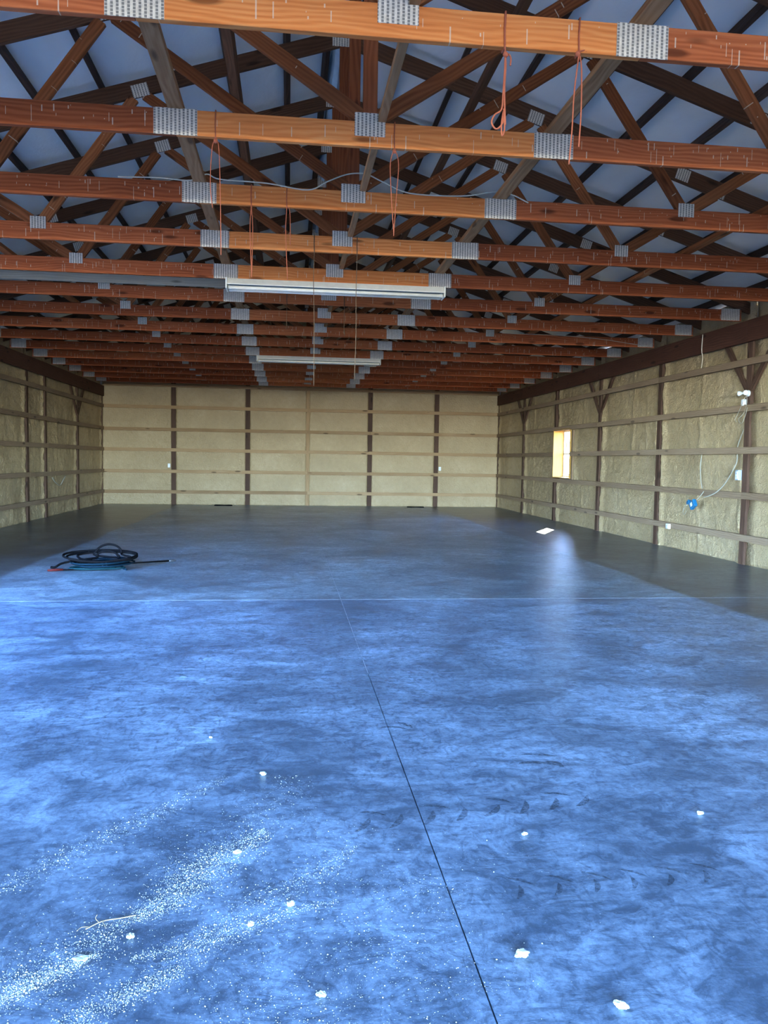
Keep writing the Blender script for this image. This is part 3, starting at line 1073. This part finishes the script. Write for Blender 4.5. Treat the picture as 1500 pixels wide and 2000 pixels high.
hang('orange_cord', 1, 0.165, None, 'thin orange double cord near the middle of the second truss, right of its centre plate', M['orange'], 0.0045,
     strands=[[(0.165, 3.50), (0.14, 3.4), (0.15, 3.2), (0.17, 2.95)], [(0.165, 3.50), (0.195, 3.4), (0.185, 3.2), (0.17, 2.93)]], knot=(0.165, 3.475))
hang('orange_cord', 2, -0.84, None, 'orange doubled cord under the third truss, farther left of its pair', M['orange'], 0.0055,
     strands=[[(-0.84, 3.5), (-0.85, 3.3), (-0.835, 2.93)], [(-0.84, 3.5), (-0.828, 3.3), (-0.835, 2.92)]])
hang('orange_cord', 2, -0.55, None, 'orange cord with a short side strand under the third truss, nearer its centre', M['orange'], 0.005,
     strands=[[(-0.55, 3.5), (-0.558, 3.3), (-0.54, 2.91)], [(-0.55, 3.5), (-0.525, 3.46), (-0.52, 3.2)]])
hang('brown_twine', 3, -0.28, None, 'long brown twine reaching lowest, hung left of the fourth truss centre plate', M['twine'], 0.0055,
     strands=[[(-0.28, 3.5), (-0.285, 3.2), (-0.275, 2.8), (-0.272, 2.17)]])
hang('brown_twine', 3, 0.15, None, 'long brown twine hung right of the fourth truss centre plate, a little shorter', M['twine'], 0.0055,
     strands=[[(0.15, 3.5), (0.145, 3.1), (0.15, 2.7), (0.14, 2.23)]])
hang('brown_twine', 5, -0.56, None, 'short brown twine under the sixth truss, left of the two long twines', M['twine'], 0.005,
     strands=[[(-0.56, 3.5), (-0.562, 3.3), (-0.56, 3.16)]])
hang('brown_twine', 5, 0.21, None, 'short brown twine with a frayed end under the sixth truss, between the long twines', M['twine'], 0.005,
     strands=[[(0.21, 3.5), (0.212, 3.25), (0.21, 3.12)], [(0.21, 3.2), (0.22, 3.13), (0.225, 3.10)]])

# loose cable along the third truss
cy_ = YK(2) - 0.012
cp = [(-1.9, 3.665), (-1.58, 3.675), (-1.33, 3.668), (-1.2, 3.725), (-1.09, 3.69), (-0.72, 3.68), (-0.38, 3.645), (-0.22, 3.72), (-0.05, 3.79), (0.1, 3.80), (0.23, 3.75), (0.47, 3.665), (0.91, 3.665), (1.18, 3.71), (1.35, 3.70), (1.5, 3.64)]
o_ = link('loose_cable', tube_mesh('loose_cable', spline([(x, cy_, z) for x, z in cp], 6), 0.0055, M['cable'], 6))
tag(o_, 'thin pale cable strung loosely along the top of the third truss chord', 'cable')
cp = [(3.2, YK(7) - 0.01, 3.66), (4.2, YK(7) - 0.012, 3.655), (4.9, YK(7) - 0.012, 3.62), (5.45, YK(7) - 0.012, 3.56), (5.8, YK(7) - 0.02, 3.52)]
o_ = link('loose_cable', tube_mesh('loose_cable', spline(cp, 6), 0.005, M['cable'], 6))
tag(o_, 'thin pale cable drooping across a right-hand truss heel near the dark header beam', 'cable')

# ------------------------------------------------------------------ things on the right wall
XS_ = XW - PT - 0.001


def boxthing(name, c, sx, sy, sz, mat, label, cat, faceplate=None, rot=None, group=None):
    root = empty(name, c)
    b_ = bmesh.new()
    box_bm(b_, -sx / 2, sx / 2, -sy / 2, sy / 2, -sz / 2, sz / 2)
    link('housing', bm_mesh(b_, 'housing', mat, bev=0.005), root)
    if faceplate:
        nxy, mt2 = faceplate
        b_ = bmesh.new()
        if nxy == 'x':
            box_bm(b_, -sx / 2 - 0.006, -sx / 2 - 0.0002, -sy * 0.34, sy * 0.34, -sz * 0.36, sz * 0.36)
        elif nxy == '-x':
            box_bm(b_, sx / 2 + 0.0002, sx / 2 + 0.006, -sy * 0.34, sy * 0.34, -sz * 0.36, sz * 0.36)
        else:
            box_bm(b_, -sx * 0.34, sx * 0.34, -sy / 2 - 0.006, -sy / 2 - 0.0002, -sz * 0.36, sz * 0.36)
        fp = link('face_plate', bm_mesh(b_, 'face_plate', mt2, bev=0.002), root)
        for q in (-1, 1):
            b_ = bmesh.new()
            if nxy == 'y':
                box_bm(b_, -sx * .12, sx * .12, -sy / 2 - 0.009, -sy / 2 - 0.0062, q * sz * .17 - sz * .09, q * sz * .17 + sz * .09)
            else:
                e = -1 if nxy == 'x' else 1
                box_bm(b_, e * (sx / 2 + 0.0062), e * (sx / 2 + 0.009), -sy * .12, sy * .12, q * sz * .17 - sz * .09, q * sz * .17 + sz * .09)
            link('socket', bm_mesh(b_, 'socket', M['greyplastic']), fp)
    if rot:
        root.rotation_euler = rot
    tag(root, label, cat, group)
    return root


# twin flood light on the post
fl = empty('flood_light', (XW - 0.012, 10.72, 2.46))
b_ = bmesh.new()
lathe(b_, [(0.045, 0), (0.045, 0.02), (0.02, 0.03)], Matrix.Rotation(-PI / 2, 4, 'Y') @ Matrix.Translation((0, 0, -0.012)))
link('base_plate', bm_mesh(b_, 'base_plate', M['plastic'], True), fl)
for d in (-1, 1):
    mt = Matrix.Translation((-0.05, d * 0.030, 0.005)) @ Vector((-0.55, d * 0.8, -0.05)).to_track_quat('Z', 'Y').to_matrix().to_4x4()
    b_ = bmesh.new()
    lathe(b_, [(0.011, -0.025), (0.013, 0.0), (0.017, 0.02), (0.033, 0.05), (0.037, 0.066), (0.032, 0.078), (0.012, 0.084)], mt)
    link('lamp_bulb', bm_mesh(b_, 'lamp_bulb', M['bulb'], True), fl)
for pts_ in ([(-0.02, 0.0, -0.03), (-0.03, -0.03, -0.14), (-0.03, 0.04, -0.28), (-0.06, 0.11, -0.36), (-0.07, 0.02, -0.43), (-0.07, -0.06, -0.34), (-0.03, -0.05, -0.2)],
             [(-0.02, 0.01, -0.03), (-0.04, 0.05, -0.12), (-0.05, 0.14, -0.26), (-0.06, 0.20, -0.36), (-0.07, 0.15, -0.40)]):
    link('wire', tube_mesh('wire', spline(pts_, 6), 0.004, M['wirewhite'], 6), fl)
tag(fl, 'twin white flood lamps with dangling wires on a right wall post', 'lamp')
boxthing('junction_box', (XW - 0.058 + 0.028, 10.79, 2.335), 0.05, 0.06, 0.09, M['plastic'], 'small white box dangling under the twin flood lamps', 'box')
boxthing('outlet_box', (XW - 0.012, 10.87, 1.29), 0.06, 0.085, 0.15, M['greyplastic'], 'grey outlet box with white socket face beside a right wall post', 'outlet', ('x', M['plastic']))
boxthing('outlet_box', (XS_ - 0.02, 12.86, 0.375), 0.04, 0.11, 0.085, M['plastic'], 'white outlet box on the lowest girt of the right wall', 'outlet', ('x', M['plastic']))
# blue box hanging from its cable
bb = empty('junction_box', (XW - 0.115, 11.95, 0.80))
b_ = bmesh.new()
box_bm(b_, -0.03, 0.03, -0.075, 0.075, -0.06, 0.06)
link('housing', bm_mesh(b_, 'housing', M['bluebox'], bev=0.008), bb)
b_ = bmesh.new()
box_bm(b_, -0.036, -0.0305, -0.03, 0.03, -0.03, 0.03)
link('switch_plate', bm_mesh(b_, 'switch_plate', M['plastic'], bev=0.003), bb)
b_ = bmesh.new()
box_bm(b_, -0.028, 0.028, 0.06, 0.135, 0.07, 0.125)
box_bm(b_, -0.02, 0.02, 0.05, 0.09, 0.055, 0.09)
link('bracket', bm_mesh(b_, 'bracket', M['bluebox'], bev=0.006), bb)
link('wire', tube_mesh('wire', spline([(-0.02, 0.09, 0.06), (-0.05, 0.16, 0.05), (-0.06, 0.24, 0.0), (-0.06, 0.22, -0.06), (-0.05, 0.14, -0.03)], 6), 0.004, M['wirewhite'], 6), bb)
bb.rotation_euler = (math.radians(-33), 0, 0)
tag(bb, 'blue plastic electrical box hanging crooked below a girt of the right wall', 'box')


def wall_cable(pts_, r_, label, mat='wirewhite'):
    o2 = link('wall_cable', tube_mesh('wall_cable', spline(pts_, 8), r_, M[mat], 8))
    tag(o2, label, 'cable', 'cables along the right wall')


wall_cable([(XW + 0.03, 10.86, 1.95), (XW + 0.03, 11.0, 1.70), (XW + 0.02, 10.98, 1.50), (XW + 0.0, 11.05, 1.35), (XW - 0.02, 11.22, 1.15), (XW - 0.055, 11.38, 1.02), (XW - 0.08, 11.55, 0.955), (XW - 0.09, 11.68, 0.93)], 0.009, 'pale cable curving down the right wall foam and over a girt')
wall_cable([(XW + 0.015, 11.98, 1.60), (XW + 0.01, 12.0, 1.4), (XW + 0.01, 11.97, 1.2), (XW - 0.0, 11.90, 1.06)], 0.007, 'thin pale cable coming straight down the middle of the foam bay above the blue box')
wall_cable([(XW - 0.058, 11.74, 1.02), (XW - 0.075, 11.80, 0.95), (XW - 0.10, 11.88, 0.87)], 0.007, 'short pale cable tail feeding the blue box')
wall_cable([(XW - 0.058, 11.97, 3.48), (XW - 0.06, 11.98, 3.25), (XW - 0.03, 12.0, 3.12), (XW + 0.0, 12.08, 2.96)], 0.007, 'pale cable dropping over the dark header beam', 'cable')
# left wall wire
o2 = link('wall_cable', tube_mesh('wall_cable', spline([(-XW + 0.01, 19.30, 0.90), (-XW + 0.01, 19.5, 0.80), (-XW + 0.0, 19.94, 0.70), (-XW + 0.01, 20.15, 0.80), (-XW + 0.01, 20.39, 0.92)], 8), 0.013, M['wirewhite'], 8))
tag(o2, 'white cable looping in a V on the left wall foam', 'cable')
boxthing('outlet_box', (-4.08, YB - 0.008, 1.17), 0.075, 0.05, 0.12, M['plastic'], 'white outlet box by the leftmost dark post of the back wall', 'outlet', ('y', M['plastic']))
boxthing('outlet_box', (4.16, YB - 0.008, 1.19), 0.075, 0.05, 0.12, M['plastic'], 'white outlet box by the rightmost dark post of the back wall', 'outlet', ('y', M['plastic']))

# ------------------------------------------------------------------ hose heap on the floor
rng = random.Random(3)


def coil(cx, cy, rx, ry, turns, z0, r_, rot, seed, zwob=0.02, start=None, end=None):
    q = random.Random(seed)
    pts_ = []
    n_ = int(turns * 14)
    for i in range(n_ + 1):
        t_ = 2 * PI * i / 14 + rot
        kx = rx * (1 + 0.16 * math.sin(t_ * 0.43 + seed) + q.uniform(-.03, .03))
        ky = ry * (1 + 0.18 * math.sin(t_ * 0.37 + seed * 2) + q.uniform(-.03, .03))
        z = z0 + r_ + abs(zwob * math.sin(t_ * 0.5 + seed)) + 0.9 * r_ * i / 14
        pts_.append((cx + kx * math.cos(t_) + 0.03 * math.sin(t_ * 0.21), cy + ky * math.sin(t_), z))
    if start:
        pts_ = start + pts_
    if end:
        pts_ = pts_ + end
    return spline(pts_, 3)


HX, HY = -2.92, 10.55
o2 = link('coiled_hose', tube_mesh('coiled_hose', coil(HX + 0.04, HY - 0.06, 0.32, 0.36, 5.2, 0.0, 0.011, 0.3, 2, 0.03, end=[(-2.60, 10.30, 0.02), (-2.52, 10.15, 0.012)]), 0.011, M['bluehose'], 8))
tag(o2, 'flat heap of coiled blue hose lying on the floor', 'hose', 'hoses heaped on the floor')
o2 = link('coiled_hose', tube_mesh('coiled_hose', coil(HX - 0.02, HY - 0.3, 0.30, 0.16, 2.3, 0.0, 0.009, 1.3, 5, 0.01), 0.009, M['tealhose'], 8))
tag(o2, 'thin teal hose looped along the front of the hose heap', 'hose', 'hoses heaped on the floor')
blk = coil(HX + 0.03, HY, 0.41, 0.34, 2.6, 0.06, 0.014, 2.2, 7, 0.07)
loop = [(HX + 0.06 + 0.17 * math.cos(t_) * 1.0, HY + 0.18 + 0.05 * math.sin(t_), 0.12 + 0.13 * math.sin(t_) + 0.01) for t_ in [PI * 1.02 * i / 9 for i in range(10)]]
tail = [(HX - 0.42, HY - 0.1, 0.06), (HX - 0.50, HY - 0.22, 0.02), (HX - 0.56, HY - 0.20, 0.014)]
loop2 = [(HX + 0.05 + 0.14 * math.cos(t_), HY + 0.12 + 0.04 * math.sin(t_), 0.10 + 0.08 * math.sin(t_)) for t_ in [PI * 1.02 * i / 8 for i in range(9)]]
o2 = link('coiled_hose', tube_mesh('coiled_hose', spline([Vector(p_) for p_ in blk[::3]] + loop + loop2 + tail, 4), 0.014, M['blackhose'], 8))
tag(o2, 'stiff black hose in loose raised loops on top of the blue hose', 'hose', 'hoses heaped on the floor')
# spray lance
la = empty('spray_lance', (-2.9, 10.25, 0.03))
lo = Vector(la.location)
link('lance_tube', tube_mesh('lance_tube', [Vector(q) - lo for q in ((-2.78, 10.30, 0.05), (-2.45, 10.52, 0.05), (-2.12, 10.94, 0.02))], 0.010, M['blackhose'], 8), la)
link('nozzle', tube_mesh('nozzle', [Vector(q) - lo for q in ((-2.12, 10.94, 0.02), (-2.09, 10.98, 0.018), (-2.04, 11.04, 0.014))], 0.014, M['steel'], 8, radii=[0.012, 0.015, 0.008]), la)
b_ = bmesh.new()
box_bm(b_, -0.07, 0.07, -0.02, 0.02, -0.03, 0.035)
box_bm(b_, -0.10, -0.06, -0.018, 0.018, -0.028, 0.0)
g_ = link('trigger_grip', bm_mesh(b_, 'trigger_grip', M['blackhose'], bev=0.008), la, Vector((-2.80, 10.20, 0.045)) - lo, (0, 0, 0.6))
for q in (-0.03, 0.02):
    link('hose_coupling', tube_mesh('hose_coupling', [(q, -0.03, 0.015), (q, 0.0, 0.05), (q, 0.03, 0.015)], 0.009, M['steel'], 8), g_)
tag(la, 'black spray lance lying across the hose heap, pointing right', 'spray lance')
rd_ = empty('hose_whip', (-3.1, 10.1, 0.02))
lo = Vector(rd_.location)
link('whip_tube', tube_mesh('whip_tube', [Vector(q) - lo for q in spline([(-2.83, 10.18, 0.03), (-3.0, 10.14, 0.02), (-3.22, 10.12, 0.014), (-3.30, 10.11, 0.013)], 5)], 0.011, M['blackhose'], 8), rd_)
link('red_tip', tube_mesh('red_tip', [Vector(q) - lo for q in ((-3.27, 10.115, 0.016), (-3.36, 10.09, 0.016), (-3.44, 10.06, 0.014))], 0.014, M['red'], 8, radii=[0.013, 0.017, 0.010]), rd_)
tag(rd_, 'black hose end with a red tip sticking out left of the heap', 'hose')
# a flat ring of cable far at the back wall
for (x, y, nm) in ((-2.45, 24.05, 'left'), (3.35, 24.0, 'right')):
    pts_ = [(x + 0.26 * math.cos(t_), y + 0.14 * math.sin(t_), 0.012 + 0.004 * math.sin(3 * t_)) for t_ in [2 * PI * i / 24 for i in range(24)]]
    o2 = link('cable_ring', tube_mesh('cable_ring', pts_, 0.012, M['blackhose'], 6, closed=True))
    tag(o2, 'ring of dark cable on the floor at the %s part of the back wall' % nm, 'cable')

# ------------------------------------------------------------------ foam chunks, straw and crumbs on the floor
chunks = [
    (-0.62, 3.52, 0.024, 'largest white foam chunk left of the long joint, lying alone in the middle distance'),
    (0.16, 2.13, 0.028, 'largest white foam chunk right of the long joint, near the front'),
    (0.36, 1.90, 0.022, 'white foam chunk cut close to the bottom edge of the photo'),
    (0.39, 2.86, 0.017, 'white foam chunk just before the row of tire marks'),
    (1.16, 2.97, 0.020, 'lone white foam chunk at the far right of the near floor'),
    (-0.69, 2.81, 0.017, 'white foam chunk in the broad crumb streak, upper end'),
    (-1.09, 2.24, 0.028, 'flat pale foam flake at the lower left in the crumb streak'),
    (-0.97, 2.33, 0.018, 'pale foam chunk between the straw and the flat flake'),
    (-0.50, 2.46, 0.019, 'long pale foam shred left of the long joint beside the thin streak'),
    (-0.62, 2.36, 0.017, 'pale foam chunk at the crossing of two thin crumb streaks'),
    (-0.42, 2.02, 0.018, 'pale foam chunk near the bottom, left of the long joint'),
    (-0.90, 4.02, 0.013, 'tiny white foam chunk farthest away on the left'),
]
for i, (x, y, r_, lb) in enumerate(chunks):
    b_ = bmesh.new()
    r_ *= 0.56
    bmesh.ops.create_icosphere(b_, subdivisions=3, radius=r_)
    lo_z = 1e9
    for v_ in b_.verts:
        d = 1 + 0.55 * mnoise.noise(v_.co * (1.3 / r_) * 0.9 + Vector((i * 5.1, 0, 0))) + 0.25 * mnoise.noise(v_.co * (3.2 / r_) + Vector((0, i * 3.3, 0)))
        v_.co *= d
        v_.co.z *= 0.25 if i == 6 else 0.62
        v_.co.x *= 1.35 if i % 3 else 1.1
        lo_z = min(lo_z, v_.co.z)
    for v_ in b_.verts:
        v_.co.z -= lo_z
    o2 = link('foam_chunk', bm_mesh(b_, 'foam_chunk', M['crumb']), None, (x, y, 0.0))
    o2.rotation_euler = (0, 0, rng.uniform(0, 6))
    tag(o2, lb, 'foam chunk', 'foam chunks on the floor')

st = empty('straw_stalk', (-1.03, 2.42, 0.006))
lo = Vector(st.location)
link('stalk', tube_mesh('stalk', [Vector(q) - lo for q in spline([(-1.12, 2.37, 0.005), (-1.06, 2.42, 0.008), (-0.99, 2.44, 0.006), (-0.92, 2.46, 0.005)], 5)], 0.0026, M['straw'], 6), st)
for q in ([(-1.06, 2.42, 0.008), (-1.04, 2.385, 0.006), (-1.035, 2.37, 0.004)], [(-1.07, 2.41, 0.008), (-1.09, 2.425, 0.02), (-1.085, 2.44, 0.03)], [(-1.10, 2.385, 0.006), (-1.14, 2.385, 0.006), (-1.155, 2.36, 0.004)]):
    link('side_twig', tube_mesh('side_twig', [Vector(v_) - lo for v_ in spline(q, 4)], 0.0016, M['straw'], 5), st)
st.scale = (0.68, 0.68, 0.68)
st.location = (-1.05, 2.415, 0.005)
tag(st, 'dry broken straw stalk lying in the crumb streak', 'straw')

# sweepings: thousands of tiny foam crumbs drawn out in streaks
streaks = [  # x0,y0 -> x1,y1, spread, count, size
    ((-1.60, 2.42), (-0.78, 3.52), 0.045, 1500, 0.0022),
    ((-1.50, 1.85), (-0.98, 2.42), 0.060, 2600, 0.0026),
    ((-0.98, 2.42), (-0.60, 3.00), 0.060, 3000, 0.0025),
    ((-1.40, 1.95), (-1.05, 2.27), 0.022, 1800, 0.0026),
    ((-1.25, 1.80), (-0.80, 2.18), 0.035, 1900, 0.0024),
    ((-0.95, 2.05), (-0.25, 2.85), 0.050, 1700, 0.0021),
    ((-0.95, 2.22), (-0.35, 2.48), 0.025, 900, 0.0022),
    ((-0.66, 3.0), (-0.45, 3.5), 0.09, 420, 0.0020),
    ((-0.6, 1.8), (0.0, 2.6), 0.22, 2200, 0.0018),
    ((-1.2, 2.1), (-0.3, 3.1), 0.30, 3200, 0.0016),
    ((0.0, 2.0), (0.3, 3.0), 0.25, 380, 0.0018),
]
verts, faces = [], []
q = random.Random(77)
for (a0, a1, spd, cnt, sz) in streaks:
    d = Vector((a1[0] - a0[0], a1[1] - a0[1]))
    nn = Vector((-d.y, d.x)).normalized()
    for _ in range(int(cnt * 1.7)):
        t_ = q.betavariate(1.1, 1.35)
        wv = 0.25 * spd * math.sin(t_ * 9 + cnt)
        c_ = Vector(a0) + d * t_ + nn * (q.gauss(0, spd * (0.30 + 2.6 * t_ * (1 - t_))) + wv)
        r_ = sz * 0.40 * min(4.5, 0.45 + q.expovariate(1.5))
        an = q.uniform(0, 6.28)
        b0 = len(verts)
        for k in range(3):
            rr_ = r_ * q.uniform(0.6, 1.2)
            verts.append((c_.x + rr_ * math.cos(an + 2.09 * k), c_.y + rr_ * math.sin(an + 2.09 * k), 0.0003))
        verts.append((c_.x, c_.y, 0.0003 + r_ * q.uniform(0.4, 1.0)))
        faces += [(b0, b0 + 1, b0 + 3), (b0 + 1, b0 + 2, b0 + 3), (b0 + 2, b0, b0 + 3)]
cr = link('foam_crumbs', mesh('foam_crumbs', verts, faces, M['crumb']))
tag(cr, 'fine white foam crumbs swept into streaks over the near floor', 'crumbs', kind='stuff')

# ------------------------------------------------------------------ outside ground
bm = bmesh.new()
box_bm(bm, -120, 120, -160, 120, -0.5, -0.205)
gr = tag(link('ground', bm_mesh(bm, 'ground', M['ground'])), kind='structure', label='gravel yard around the barn')
